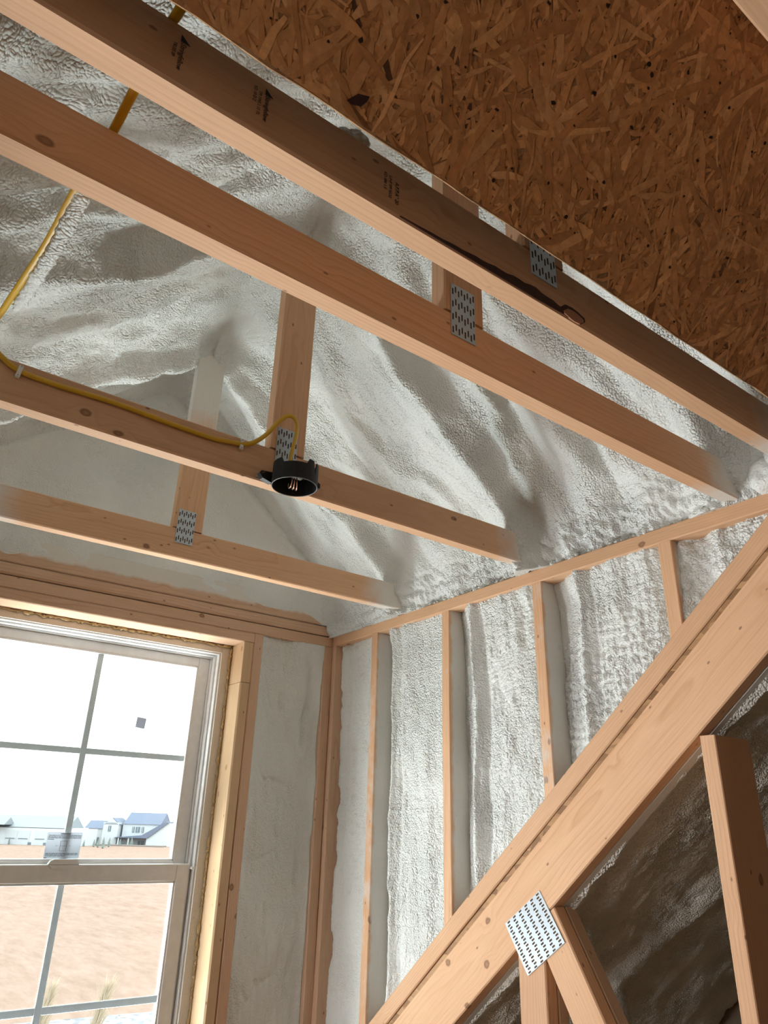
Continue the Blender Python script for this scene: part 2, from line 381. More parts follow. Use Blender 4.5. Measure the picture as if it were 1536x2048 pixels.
def ngon(name, parent, pts, th, m, M):
    """thin flat plate with the outline pts (x, y) extruded to th"""
    n = len(pts); V = [(x, y, 0) for x, y in pts]+[(x, y, th) for x, y in pts]
    Fc = [tuple(range(n-1, -1, -1)), tuple(range(n, 2*n))]+[(i, (i+1) % n, n+(i+1) % n, n+i) for i in range(n)]
    return mesh(name, V, Fc, m, parent, M)
def text(name, parent, s, size, P, ex, ey, m, align='LEFT'):
    cu = bpy.data.curves.new(name, 'FONT'); cu.body = s; cu.size = size; cu.align_x = align; cu.resolution_u = 2; cu.extrude = .0001
    tmp = bpy.data.objects.new(name, cu); COL.objects.link(tmp)
    bpy.context.view_layer.update()
    me = bpy.data.meshes.new_from_object(tmp.evaluated_get(bpy.context.evaluated_depsgraph_get())); bpy.data.objects.remove(tmp)
    me.materials.clear(); me.materials.append(m)
    return put(bpy.data.objects.new(name, me), parent, basis(P, ex, ey))

# ================================================================ STRUCTURE
X, Y, Z = (1, 0, 0), (0, 1, 0), (0, 0, 1)
flo = boxes('floor', None, [(-3.2, -1.7, -1.87, 3.3, 3.6, -1.75)], M_FLOOR); flo['kind'] = 'structure'
for nm, b in (('wall_back', (-3.2, -1.75, -1.75, 3.3, -1.65, 2.7)), ('wall_attic', (3.2, -1.7, -1.75, 3.3, 3.6, 2.7)), ('wall_loft', (-3.2, -1.7, -1.75, -3.1, 3.6, 2.7))):
    o = boxes(nm, None, [b], M_BACK); o['kind'] = 'structure'

# ---- ceiling: dormer roof foam, gable foam, main roof
ceil = struct('ceiling')
def prof(a):
    """arc parameter a in [-1,1] -> x, z of the dormer foam without bumps"""
    s = np.abs(a); xe = XB+.012-XC
    xs = np.array([0, .04, .10, .45, .735, .80, .832, xe, xe+.012]); zs = np.array([1.497, 1.484, 1.440, 1.165, .935, .862, .800, .735, .690])
    d = np.concatenate([[0], np.cumsum(np.hypot(np.diff(xs), np.diff(zs)))]); q = s*d[-1]
    return np.sign(a)*np.interp(q, d, xs)+XC, np.interp(q, d, zs), q, d[-1]
NA, NY = 520, 440
aa = np.linspace(-1, 1, NA); yy = np.linspace(.10, 2.43, NY)
px, pz, pq, LQ = prof(aa)
k = np.ones(17)/17
sm = lambda v: np.convolve(np.pad(v, 8, mode='edge'), k, 'valid')
px, pz = sm(px), sm(pz)
tx, tz = np.gradient(px), np.gradient(pz); ln = np.hypot(tx, tz); nx, nz = tz/ln, -tx/ln
A, YY = np.meshgrid(aa, yy, indexing='ij'); XX = np.repeat(px[:, None], NY, 1); Q = np.repeat(pq[:, None], NY, 1); SG = np.sign(A)
right = (A > 0).astype(float)
d = np.zeros_like(A)
wob = .035*fbm(Q*2.2+SG*5, YY*1.5, None, 3, 11)
for i, yc in enumerate([y+TK/2 for y in TY[:3]]+[2.40]):
    amp, sg = ((.085, .045), (.075, .042), (.035, .06), (.05, .05))[i]
    u = YY-yc-wob*.5
    d += amp*np.exp(-np.abs(u/np.where(u < 0, sg, sg*1.9))**1.6)*(1+.35*fbm(Q*5, YY*2, None, 2, 3))
ripple = np.sin(2*math.pi*((YY+wob*2.2)/.145+.75*fbm(Q*1.9, YY*3, None, 3, 21)*2))*.75+.55*fbm(Q*3.5, YY*13, None, 3, 25)*2
d += (.0165+.014*fbm(Q*1.3, YY*2.1, None, 2, 31))*ripple*sstep(.02, .2, Q)
ripple2 = np.sin(2*math.pi*((YY+wob*1.4)/.052+.5*fbm(Q*3, YY*5, None, 3, 23)*2)); d += .0018*ripple2*np.clip(.5+1.2*fbm(Q*3, YY*3, None, 2, 33), 0, 1.3)
d += .020*fbm(XX*4, YY*4, A*3, 3, 41)
l1, f1 = lumps((Q+.012*fbm(Q*40, YY*40))*55, YY*78, 7)
rough = np.clip(.55+1.5*fbm(XX*3.2, YY*3.0, None, 3, 55)+.30*(1-right), .12, 1.4)
d += .0036*l1*rough
l2, _ = lumps(Q*85, YY*115, 9); d += .0028*l2*np.clip(.6+1.3*fbm(XX*6, YY*6, None, 2, 57), 0, 1)
hz = sstep(LQ-.20, LQ-.06, Q); l3, _ = lumps(Q*22, YY*48+.8*fbm(Q*20, YY*9), 13); d += hz*(.014*l3+.006*fbm(Q*30, YY*30, None, 3, 5))
d += .0055*fbm(Q*24, YY*30, None, 4, 71)
hot = np.zeros_like(A)   # a rough, torn patch of foam on the left slope, under the third truss
P = np.stack([XX+nx[:, None]*d, YY, np.repeat(pz[:, None], NY, 1)+nz[:, None]*d], -1)
N = np.stack([np.repeat(nx[:, None], NY, 1), np.zeros_like(A), np.repeat(nz[:, None], NY, 1)], -1)
if N[NA//2, 0, 2] > 0: N = -N; P = np.stack([XX-nx[:, None]*d, YY, np.repeat(pz[:, None], NY, 1)-nz[:, None]*d], -1)
sheet('roof_foam', ceil, P, N, M_FOAM, .06, True)
def lump(c, r, seed):
    bm = bmesh.new(); bmesh.ops.create_icosphere(bm, subdivisions=4, radius=1); co = np.array([v.co for v in bm.verts])
    k_ = 1+.28*fbm(co[:, 0]*1.4+seed, co[:, 1]*1.4, co[:, 2]*1.4, 3, seed)+.10*fbm(co[:, 0]*5, co[:, 1]*5, co[:, 2]*5, 2, seed)
    for v, f in zip(bm.verts, k_): v.co = Vector(c)+Vector((v.co.x*r[0], v.co.y*r[1], v.co.z*r[2]))*f
    me = bpy.data.meshes.new('foam_lump'); bm.to_mesh(me); bm.free(); me.materials.append(M_FOAMS); me.polygons.foreach_set('use_smooth', [True]*len(me.polygons))
    put(bpy.data.objects.new('foam_lump', me), ceil)
lump((.336, .556, .807), (.019, .012, .015), 3); lump((.318, .556, .800), (.012, .010, .013), 4); lump((1.512, .655, .735), (.034, .042, .040), 5); lump((1.515, .60, .76), (.035, .05, .045), 8)
# gable foam above the window wall
gx = np.linspace(XC-.90, XC+.90, 220); gz = np.linspace(.735, 1.56, 120); GX, GZ = np.meshgrid(gx, gz, indexing='ij')
rl = 1.455-.786*np.abs(GX-XC)-GZ
dg = .022*fbm(GX*4, GZ*5, None, 3, 81)+.07*np.exp(-np.clip(rl, 0, 9)/.06)+.005*fbm(GX*18, GZ*18, None, 3, 82)+.018*np.exp(-((GZ-.86)/.05)**2)*fbm(GX*7, GZ*9, None, 2, 88)
dg += .012*sstep(.80, .735, GZ)*-1
sheet('gable_foam', ceil, np.stack([GX, 2.425-dg, GZ], -1), np.stack([0*GX, 0*GX-1, 0*GX], -1), M_FOAMS, .12)
# outer skins that keep the sky out
def slab(nm, pts, off, m=M_OSB, parent=ceil):
    off = Vector(off); V = [Vector(p) for p in pts]+[Vector(p)+off for p in pts]; n = len(pts)
    return mesh(nm, V, [tuple(range(n)), tuple(range(2*n-1, n-1, -1))]+[(i, n+i, n+(i+1) % n, (i+1) % n) for i in range(n)], m, parent)
for s in (1, -1):
    e = XC+s*1.05
    slab('roof_sheathing', [(XC, -.8, 1.66), (XC, 2.75, 1.66), (e, 2.75, 1.66-1.05*.786), (e, -.8, 1.66-1.05*.786)], (0, 0, .015))
# main roof: the OSB seen over the last truss, and its continuation either side of the dormer
y0 = .480
def mrp(x, y, off=0): return (x, y+NV.y*off, zroof(y)+NV.z*off)
def osb_panel():
    t_ = thing('sheathing_panel', 'brown oriented strand board sheathing sloping overhead at upper right', 'board', mrp(.6, y0))
    xs = (-.9, 1.50); pts = []
    ed = [(xs[0]+(xs[1]-xs[0])*i/60, y0+.0006*math.sin(i*1.7)+random.uniform(-.0006, .0006)) for i in range(61)]
    top = [mrp(x, y) for x, y in ed]; n = len(top)
    V = top+[mrp(x, y, .011) for x, y in ed]+[mrp(xs[0], -1.5), mrp(xs[1], -1.5), mrp(xs[0], -1.5, .011), mrp(xs[1], -1.5, .011)]
    a = 2*n
    Fc = [tuple(range(n))+(a+1, a), tuple(range(2*n-1, n-1, -1))+(a+2, a+3)]+[(i, n+i, n+i+1, i+1) for i in range(n-1)]+[(0, a, a+2, n), (n-1, 2*n-1, a+3, a+1), (a, a+1, a+3, a+2)]
    mesh('panel', V, Fc, M_OSB, t_)
    # the strands: thousands of flat wood flakes pressed on the underside
    V = []; Fc = []; tone = []
    pal = [(.36, .185, .075), (.43, .235, .105), (.30, .145, .055), (.50, .30, .145), (.29, .135, .05), (.40, .21, .085), (.26, .12, .045), (.46, .27, .12)]
    for i in range(11000):
        L = random.choice((.010, .02, .035, .05, .065, .09, .11))*random.uniform(.7, 1.2); w = random.uniform(.003, .014)*(1 if L > .02 else .5)
        th = random.gauss(1.35, .75) if random.random() < .75 else random.uniform(0, math.pi)
        cx = random.uniform(-.05, 1.49); cy = random.uniform(.02, y0-.004)
        c, s = math.cos(th), math.sin(th); m = 4; o = .0003+.0007*random.random(); up, lo = [], []
        for k_ in range(m+1):
            f = k_/m-.5; tp = 1-.55*abs(2*f)**3; w1 = w*tp*random.uniform(.75, 1.1)/2; bend = .05*L*math.sin(f*4)*random.uniform(-1, 1)
            up.append((f*L, w1+bend)); lo.append((f*L, -w1+bend))
        poly = up+lo[::-1]; q = []; b0 = len(V)
        for (u, v) in poly:
            x_ = cx+u*c-v*s; sl = (cy/CS*0)+u*s+v*c; yv = min(cy+sl*CS, y0-.0015); q.append(mrp(x_, yv, -o)); 
        V += q; Fc.append(tuple(range(b0, b0+len(q)))); cc = random.choice(pal); k2 = random.uniform(1.2, 1.6); cc = tuple((.62*q+.38*q0_)*h_ for q, q0_, h_ in zip(cc, (.375, .20, .082), (1.10, .95, .84)))
        if random.random() < .010 and L < .06: cc = (.10, .045, .02); k2 = 1
        tone.append((cc[0]*k2, cc[1]*k2, cc[2]*k2, 1))
    for i in range(260):   # short dark bark specks
        cx, cy = random.uniform(0, 1.45), random.uniform(.05, y0-.01); r_ = random.uniform(.0012, .004); b0 = len(V); n_ = 6; a0 = random.random()*6
        for k_ in range(n_):
            rr = r_*random.uniform(.5, 1.3); V.append(mrp(cx+rr*math.cos(a0+k_*6.283/n_), cy+.6*rr*math.sin(a0+k_*6.283/n_), -.0018))
        Fc.append(tuple(range(b0, b0+n_))); tone.append((.03, .012, .006, 1))
    b0 = len(V); V += [mrp(x_, y_, -.0026) for x_, y_ in ((.2675, .4687), (.2761, .4594), (.2893, .4562), (.2891, .4606), (.2848, .4667), (.2734, .4695))]
    Fc.append(tuple(range(b0, b0+6))); tone.append((.045, .014, .010, 1))
    o = mesh('strands', V, Fc, M_FLAKE, t_); o['kind'] = 'stuff'
    at = o.data.attributes.new('tone', 'FLOAT_COLOR', 'FACE'); at.data.foreach_set('color', np.array(tone, np.float32).ravel())
    return t_
osb_panel()
for x0_, x1_ in ((XB+.004, 3.3), (-3.2, -.175)):
    slab('main_roof_sheathing', [mrp(x0_, -1.7), mrp(x1_, -1.7), mrp(x1_, 3.5), mrp(x0_, 3.5)], tuple(NV*.0125))
# foam between the main trusses, beyond the right wall
fx = np.linspace(XB+.034, 3.15, 250); fq = np.linspace(0, 3.6, 420); FX, FQ = np.meshgrid(fx, fq, indexing='ij')
dd = .13+.03*fbm(FX*4, FQ*3, None, 4, 91)+.006*fbm(FX*25, FQ*25, None, 3, 92)+.025*np.exp(-((FX-XB-.64)/.06)**2)+.016*np.exp(-((FX-XB-.018)/.06)**2)-.015*np.exp(-((FX-XB-.14)/.04)**2)
l4, _ = lumps(FX*48, FQ*48, 17); dd += .0045*l4+.006*fbm(FX*45, FQ*45, None, 2, 94)
FY = .1+FQ*CS
dd = np.maximum(dd, .127*(1-sstep(XB+.06, XB+.10, FX))); dd = np.where(FX < XB+.055, np.minimum(dd, .1275+.004*fbm(FQ*30, FX*0, None, 2, 6)), dd)
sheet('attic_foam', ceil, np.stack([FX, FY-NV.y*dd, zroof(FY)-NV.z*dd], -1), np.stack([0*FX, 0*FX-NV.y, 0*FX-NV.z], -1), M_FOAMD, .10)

# ---- right wall: plate, studs, foam bays, sloping sole plate
wr = struct('wall_right', (XB, 1.5, .2))
beam('top_plate', wr, (XB, 2.47, H-.0395), (0, -1, 0), X, 1.97, .089, .0395, M_WOOD, inn=.075, warp=.0006)
def zsole(y): return .4464+SL*(.9067-y)
studs = [2.4085, 2.1246, 1.7244, 1.3226, .9037]
for i, y in enumerate(studs):
    zb = zsole(y+TK)-.01
    beam('stud', wr, (XB+.0006*i, y, zb), Z, X, H-.0395-zb, .089, TK, M_WOOD if i != 0 else M_WOODP, inn=(.06, .006, .010, .007, .010)[i], warp=.0018, r=.002)
beam('sole_plate', wr, (XB-.003, .64, zsole(.64)), DV, X, 1.95, .092, .046, M_WOOD, warp=.0009)
def bay(ya, yb, rec, amp, cell, seed, name='foam_panel'):
    """one foam-filled stud bay between y = ya (window side) and yb"""
    zt = H-.0395; zb = zsole(ya)-.02; tri = name == 'foam_panel'
    ny = int((ya-yb)/.0034); nz_ = int((zt-zb)/.0036)
    y_ = np.linspace(ya+.0005, yb-.0005, ny); z_ = np.linspace(zt+.002, zb, nz_); BY, BZ = np.meshgrid(y_, z_, indexing='ij')
    zl = zsole(BY)-.02; BZ = zt+.002-(zt+.002-zl)*(zt+.002-BZ)/(zt+.002-zb)
    e0 = ya-BY; e1 = BY-yb; et = zt-BZ
    r0 = rec(e0, e1, BZ, et)
    fl = fbm(BY*9, BZ*2.2, None, 4, seed)*.020+fbm(BY*30, BZ*9, None, 3, seed+3)*.007
    l_, _ = lumps((BY+.01*fbm(BY*30, BZ*30, None, 2, seed))/cell, (BZ+.01*fbm(BZ*30, BY*30, None, 2, seed+1))/(cell*1.15), seed)
    ls, _ = lumps(BY/.0085, BZ/.0095, seed+2)
    big = 1.0
    if seed == 204:
        big = .6+1.6*sstep(.60, .25, BZ)
    depth = r0-fl*amp+.006*fbm(BY*34, BZ*3.5, None, 3, seed+5)-(.0034 if seed < 204 else .0055)*l_*amp*big-.0030*ls*amp*(1 if seed != 204 else .5)-.004*amp*fbm(BY*60, BZ*45, None, 2, seed+9)
    depth = np.clip(depth, .002, .086)
    return sheet(name, wr, np.stack([XB+depth, BY, BZ], -1), np.stack([0*BY-1, 0*BY, 0*BY], -1), M_FOAM if amp > .5 else M_FOAMS, .03)
def rec_std(lip, bead, w0):
    def f(e0, e1, bz, et):
        wv = .014*fbm(bz*7, 0*bz+lip*50, None, 3, 17)
        r = .028+.050*np.exp(-(e0/(w0+.6*wv))**2)-.018*np.exp(-((e0-bead-wv)/.012)**2)+.010*np.exp(-((e0-bead-.035-wv)/.010)**2)
        r += .012*np.exp(-(e1/.018)**2)-.016*np.exp(-(et/.05)**2)
        return r
    return f
bay(2.4085, 2.1246+TK, lambda e0, e1, bz, et: .042+.012*np.exp(-((e0-.06-.02*fbm(bz*5, 0*bz))/.016)**2)+.02*np.exp(-((e0-.10)/.02)**2)*np.clip(fbm(bz*8, e0*5, None, 3, 5)*3, 0, 1)+.012*np.clip(fbm(bz*11, e0*9, None, 4, 6)*2-.2, 0, 1)-.010*np.exp(-(et/.05)**2), .50, .016, 201)
bay(2.1246, 1.7244+TK, rec_std(.3, .080, .052), .75, .012, 202)
bay(1.7244, 1.3226+TK, rec_std(.5, .095, .066), 1.0, .0135, 203)
bay(1.3226, .9037+TK, rec_std(.7, .115, .078), 1.0, .022, 204)
bay(.9037, .66, lambda e0, e1, bz, et: .030+.030*np.exp(-((e0-.05)/.03)**2), 1.3, .030, 205)
slab('wall_sheathing', [(XB+.10, 2.6, .70), (XB+.10, .4, .72), (XB+.10, .4, zroof(.4)+.02), (XB+.10, 2.6, zroof(2.6)+.02)], (.011, 0, 0), M_OSB, wr)
# overspray crumbs along the top edge of the plate
V = []; Fc = []
for i in range(150):
    y = .75+1.62*(i+random.random())/150; r_ = random.uniform(.003, .009); c = Vector((XB+.004+random.uniform(0, .012), y, H+.001+random.uniform(0, .006))); b0 = len(V)
    for (a, b_, c_) in ((1, 0, 0), (-1, 0, 0), (0, 1, 0), (0, -1, 0), (0, 0, 1), (0, 0, -1)): V.append(c+Vector((a*r_*.7, b_*r_*random.uniform(.8, 2), c_*r_*random.uniform(.6, 1.3))))
    for f in ((0, 2, 4), (2, 1, 4), (1, 3, 4), (3, 0, 4), (2, 0, 5), (1, 2, 5), (3, 1, 5), (0, 3, 5)): Fc.append(tuple(b0+q for q in f))
o = mesh('foam_crumbs', V, Fc, M_FOAM, wr, None, True); o['kind'] = 'stuff'

# ---- left wall (outside the frame): mirrors the right one
wl = struct('wall_left', (-.175, 1.5, .2))
slab('foam_panel', [(-.19, 2.6, .70), (-.19, .55, .70), (-.19, .75, zroof(.75)), (-.19, 2.6, zroof(2.6))], (-.09, 0, 0), M_FOAM, wl)
beam('top_plate', wl, (-.175, 2.47, H-.0395), (0, -1, 0), (-1, 0, 0), 1.9, .089, .0395, M_WOOD)

# ---- window wall
wf = struct('wall_front', (XC, YW, .0))
xl, xr = -.175, XB
D6 = .140
beam('lower_top_plate', wf, (xl, YW, .653), X, Y, xr-xl-.001, D6, .0392, M_WOODP, warp=.0005)
beam('upper_top_plate', wf, (xl, YW-.004, .6955), X, Y, xr-xl-.012, D6, .038, M_WOODP, r=.006, warp=.0006)
beam('gable_chord', wf, (xl, YW+.034, .735), X, Z, xr-xl, .089, .0366, M_WOODP, inn=.032)
beam('window_header', wf, (.207-.038, YW+.0008, .616), X, Y, 1.159-.169, D6, .0365, M_WOODP, warp=.0005)
beam('king_stud', wf, (1.1596, YW+.0005, -1.74), Z, Y, .653+1.74, D6, TK+.001, M_WOODP)   # thickness runs to -X
for o in list(wf.children):
    if o.name.startswith('king_stud'): bpy.data.objects.remove(o)
def vst(nm, x0_, x1_, z0_, z1_, m, **kw): return beam(nm, wf, (x1_, YW+kw.pop('dy', 0), z0_), Z, Y, z1_-z0_, kw.pop('dep', D6), x1_-x0_, m, **kw)
vst('jack_stud', 1.121, 1.1585, .468, .6155, M_WOODY, dy=.0012, r=.002)
vst('jack_stud', 1.1195, 1.1585, -1.74, .466, M_WOODY, dy=.0008, r=.005, warp=.0008)
vst('king_stud', 1.1595, 1.1965, -1.74, .6528, M_WOODP, warp=.0006)
vst('corner_stud', 1.470, 1.5062, -1.74, .6528, M_WOODP, r=.002)
vst('jack_stud', .1695, .207, -1.74, .6155, M_WOODY)
vst('king_stud', .1315, .1685, -1.74, .6528, M_WOODP)
beam('window_sill', wf, (.207, YW, -1.0), X, Y, .914, D6, .038, M_WOODY)
bx = np.linspace(1.1955, 1.4705, 70); bz = np.linspace(.655, -1.74, 420); BX, BZ = np.meshgrid(bx, bz, indexing='ij')
e0, e1 = BX-1.1955, 1.4705-BX
dep = .026-.012*np.exp(-(e0/.02)**2)-.012*np.exp(-(e1/.016)**2)+.030*fbm(BX*7, BZ*3, None, 5, 301)-.016*np.exp(-((.655-BZ)/.05)**2)
dep += .010*np.exp(-((e1-.055-.02*fbm(BZ*4, 0*BZ, None, 3, 7))/.010)**2)*np.clip(.3+fbm(BZ*6, 0*BZ+3, None, 3, 8)*3, 0, 1.6)
dep += .010*np.clip(fbm(BX*16+.4*fbm(BZ*5, BX*5), BZ*4, None, 4, 305)*2.2-.25, 0, 1)
cr_ = np.exp(-((BZ*3.1+.5*fbm(BX*14, BZ*5, None, 3, 9)) % 1-.5)**2/.0009)*np.exp(-((e0-.10)/.05)**2); dep += .008*cr_
sheet('foam_panel', wf, np.stack([BX, YW+np.clip(dep, .002, .1), BZ], -1), np.stack([0*BX, 0*BX-1, 0*BX], -1), M_FOAMS, .05)
for b in ((-.3, 2.58, -1.75, .19, 2.60, .75), (1.14, 2.58, -1.75, 1.62, 2.60, .75), (.19, 2.58, -1.75, 1.14, 2.60, -1.0), (.1, 2.58, .63, 1.2, 2.60, .75), (-.5, 2.58, .74, 1.9, 2.60, 1.75)):
    boxes('wall_sheathing', wf, [b], M_OSB)
for x0_, x1_ in ((1.62, 3.3), (-3.2, -.3)): boxes('wall_sheathing', wf, [(x0_, 3.42, -1.75, x1_, 3.46, -1.0)], M_OSB)
slab('foam_panel', [(-.17, YW+.02, .65), (.131, YW+.02, .65), (.131, YW+.02, -1.74), (-.17, YW+.02, -1.74)], (0, .08, 0), M_FOAMS, wf)
# gap foam beads round the window
def bead(pts, seed, r=.006):
    rn = random.Random(seed); V = []; Fc = []; P_ = []
    for a, b_ in zip(pts[:-1], pts[1:]):
        a, b_ = Vector(a), Vector(b_); n = int((b_-a).length/.006)
        P_ += [a.lerp(b_, i/n)+Vector((rn.uniform(-.003, .003), rn.uniform(-.002, .002), rn.uniform(-.003, .003))) for i in range(n)]
    for i, p in enumerate(P_):
        tg = (P_[min(i+1, len(P_)-1)]-P_[max(0, i-1)]).normalized(); a = tg.orthogonal().normalized(); b_ = tg.cross(a); rr = r*rn.uniform(.35, 1.25)
        for k_ in range(6): V.append(p+a*rr*math.cos(k_*1.0472)+b_*rr*math.sin(k_*1.0472))
    for i in range(len(P_)-1):
        for k_ in range(6):
            a = i*6+k_; b_ = i*6+(k_+1) % 6; Fc.append((a, b_, b_+6, a+6))
    return mesh('gap_foam', V, Fc, M_FOAMY, wf, None, True)
bead([(.21, 2.537, .611), (1.116, 2.537, .611), (1.116, 2.537, -.96)], 3)

# ---- window
CX = .664
win = struct('window_1', (CX, 2.58, -.15))
def ring(nm, parent, hw0, zt0, zb0, hw1, zt1, zb1, ya, yb, m, bev=.0015):
    return boxes(nm, parent, [(CX-hw0, ya, zb0, CX-hw1, yb, zt0), (CX+hw1, ya, zb0, CX+hw0, yb, zt0), (CX-hw1, ya, zt1, CX+hw1, yb, zt0), (CX-hw1, ya, zb0, CX+hw1, yb, zb1)], m, None, bev)
ring('buck', win, .457, .6145, -.985, .4185, .5845, -.955, 2.541, 2.625, M_WOOD)
fr = ring('frame', win, .4185, .5845, -.955, .4115, .579, -.945, 2.549, 2.66, M_WHITE)
ring('frame_stop', win, .4115, .579, -.945, .4045, .5725, -.935, 2.571, 2.66, M_WHITE)
ring('frame_track', win, .4045, .5725, -.935, .3995, .5675, -.93, 2.590, 2.66, M_WHITE)
us = ring('upper_sash', win, .3995, .5675, -.165, .3575, .534, -.127, 2.601, 2.640, M_WHITE, .002)
ls = ring('lower_sash', win, .4040, -.1345, -.93, .3585, -.186, -.85, 2.5625, 2.598, M_WHITE, .003)
def glazing(parent, zt, zb, y, hw):
    boxes('glass_pane', parent, [(CX-hw, y, zb, CX+hw, y+.004, zt)], M_GLASS)
    zc = (zt+zb)/2
    boxes('muntin', parent, [(CX-.010, y+.006, zb, CX+.010, y+.014, zt)], M_GREY, None, .002)
    for a_, b_ in ((CX-hw, CX-.0102), (CX+.0102, CX+hw)): boxes('muntin', parent, [(a_, y+.007, zc-.010, b_, y+.013, zc+.010)], M_GREY, None, .002)
    boxes('outer_glass_pane', parent, [(CX-hw, y+.018, zb, CX+hw, y+.022, zt)], M_GLASS)
    for (a, b_, c, d_) in ((-hw-.001, zb, -hw+.006, zt), (hw-.006, zb, hw+.001, zt), (-hw, zt-.006, hw, zt+.001), (-hw, zb-.001, hw, zb+.006)):
        boxes('glazing_bead', parent, [(CX+a, y-.004, b_, CX+c, y+.024, d_)], M_WHITE, None, .001)
glazing(us, .534, -.127, 2.606, .3575); glazing(ls, -.186, -.85, 2.570, .3585)
lock = [(-.046, 0), (.046, 0), (.040, .010), (.030, .014), (-.030, .014), (-.040, .010)]
ngon('sash_lock', ls, lock, .020, M_WHITE, basis((CX-.008, 2.5815, -.1345), X, Z))
ngon('lift_lip', ls, [(-.042, 0), (.042, 0), (.034, -.010), (-.034, -.010)], .004, M_WHITE, basis((CX-.008, 2.5625, -.1365), X, Z))
boxes('frame_ledge', win, [(CX-.4185, 2.545, -.150, CX-.404, 2.60, -.143), (CX+.404, 2.545, -.150, CX+.4185, 2.60, -.143)], M_WHITE)
# label and tag stuck on the upper glass
lb = thing('window_label', 'silver printed label stuck low on the upper window glass', 'label', (CX-.02, 2.604, -.08))
LM = basis((.602, 2.6055, -.1205), X, Z)
ngon('sheet', lb, [(0, .003), (.003, 0), (.103, 0), (.106, .003), (.106, .073), (.103, .076), (.003, .076), (0, .073)], .0006, M_LABEL, LM)
bs = []
def rect(x0_, z0_, x1_, z1_): bs.append((x0_, z0_, .0006, x1_, z1_, .0009))
for zz in (.066, .0622, .0585): 
    x_ = .004
    while x_ < .102:
        w = random.uniform(.003, .012); rect(x_, zz, min(x_+w, .103), zz+.0016); x_ += w+.0012
for zz in (.0145, .0108, .0072):
    x_ = .004; xm = .102 if zz > .008 else .062
    while x_ < xm:
        w = random.uniform(.003, .012); rect(x_, zz, min(x_+w, xm), zz+.0016); x_ += w+.0012
[rect(.040+.0037*q, .0700, .0430+.0037*q, .0728) for q in range(8)]
rect(.004, .0545, .022, .056); rect(.002, .002, .010, .0036)
rect(.043, .022, .044, .051); rect(.062, .022, .063, .051); rect(.043, .022, .063, .0228); rect(.043, .0502, .063, .051); rect(.043, .036, .063, .0368)
rect(.029, .0362, .037, .0369); rect(.069, .0362, .076, .0369)
boxes('print', lb, bs, M_LABELINK, LM)
tg = thing('glass_tag', 'small square grey tag stuck on the upper right window pane', 'tag', (.85, 2.604, .32))
ngon('sheet', tg, [(.001, .0355), (.034, .0325), (.0315, -.0035), (-.0015, 0)], .0006, M_TAG, basis((.822, 2.6055, .294), X, Z))

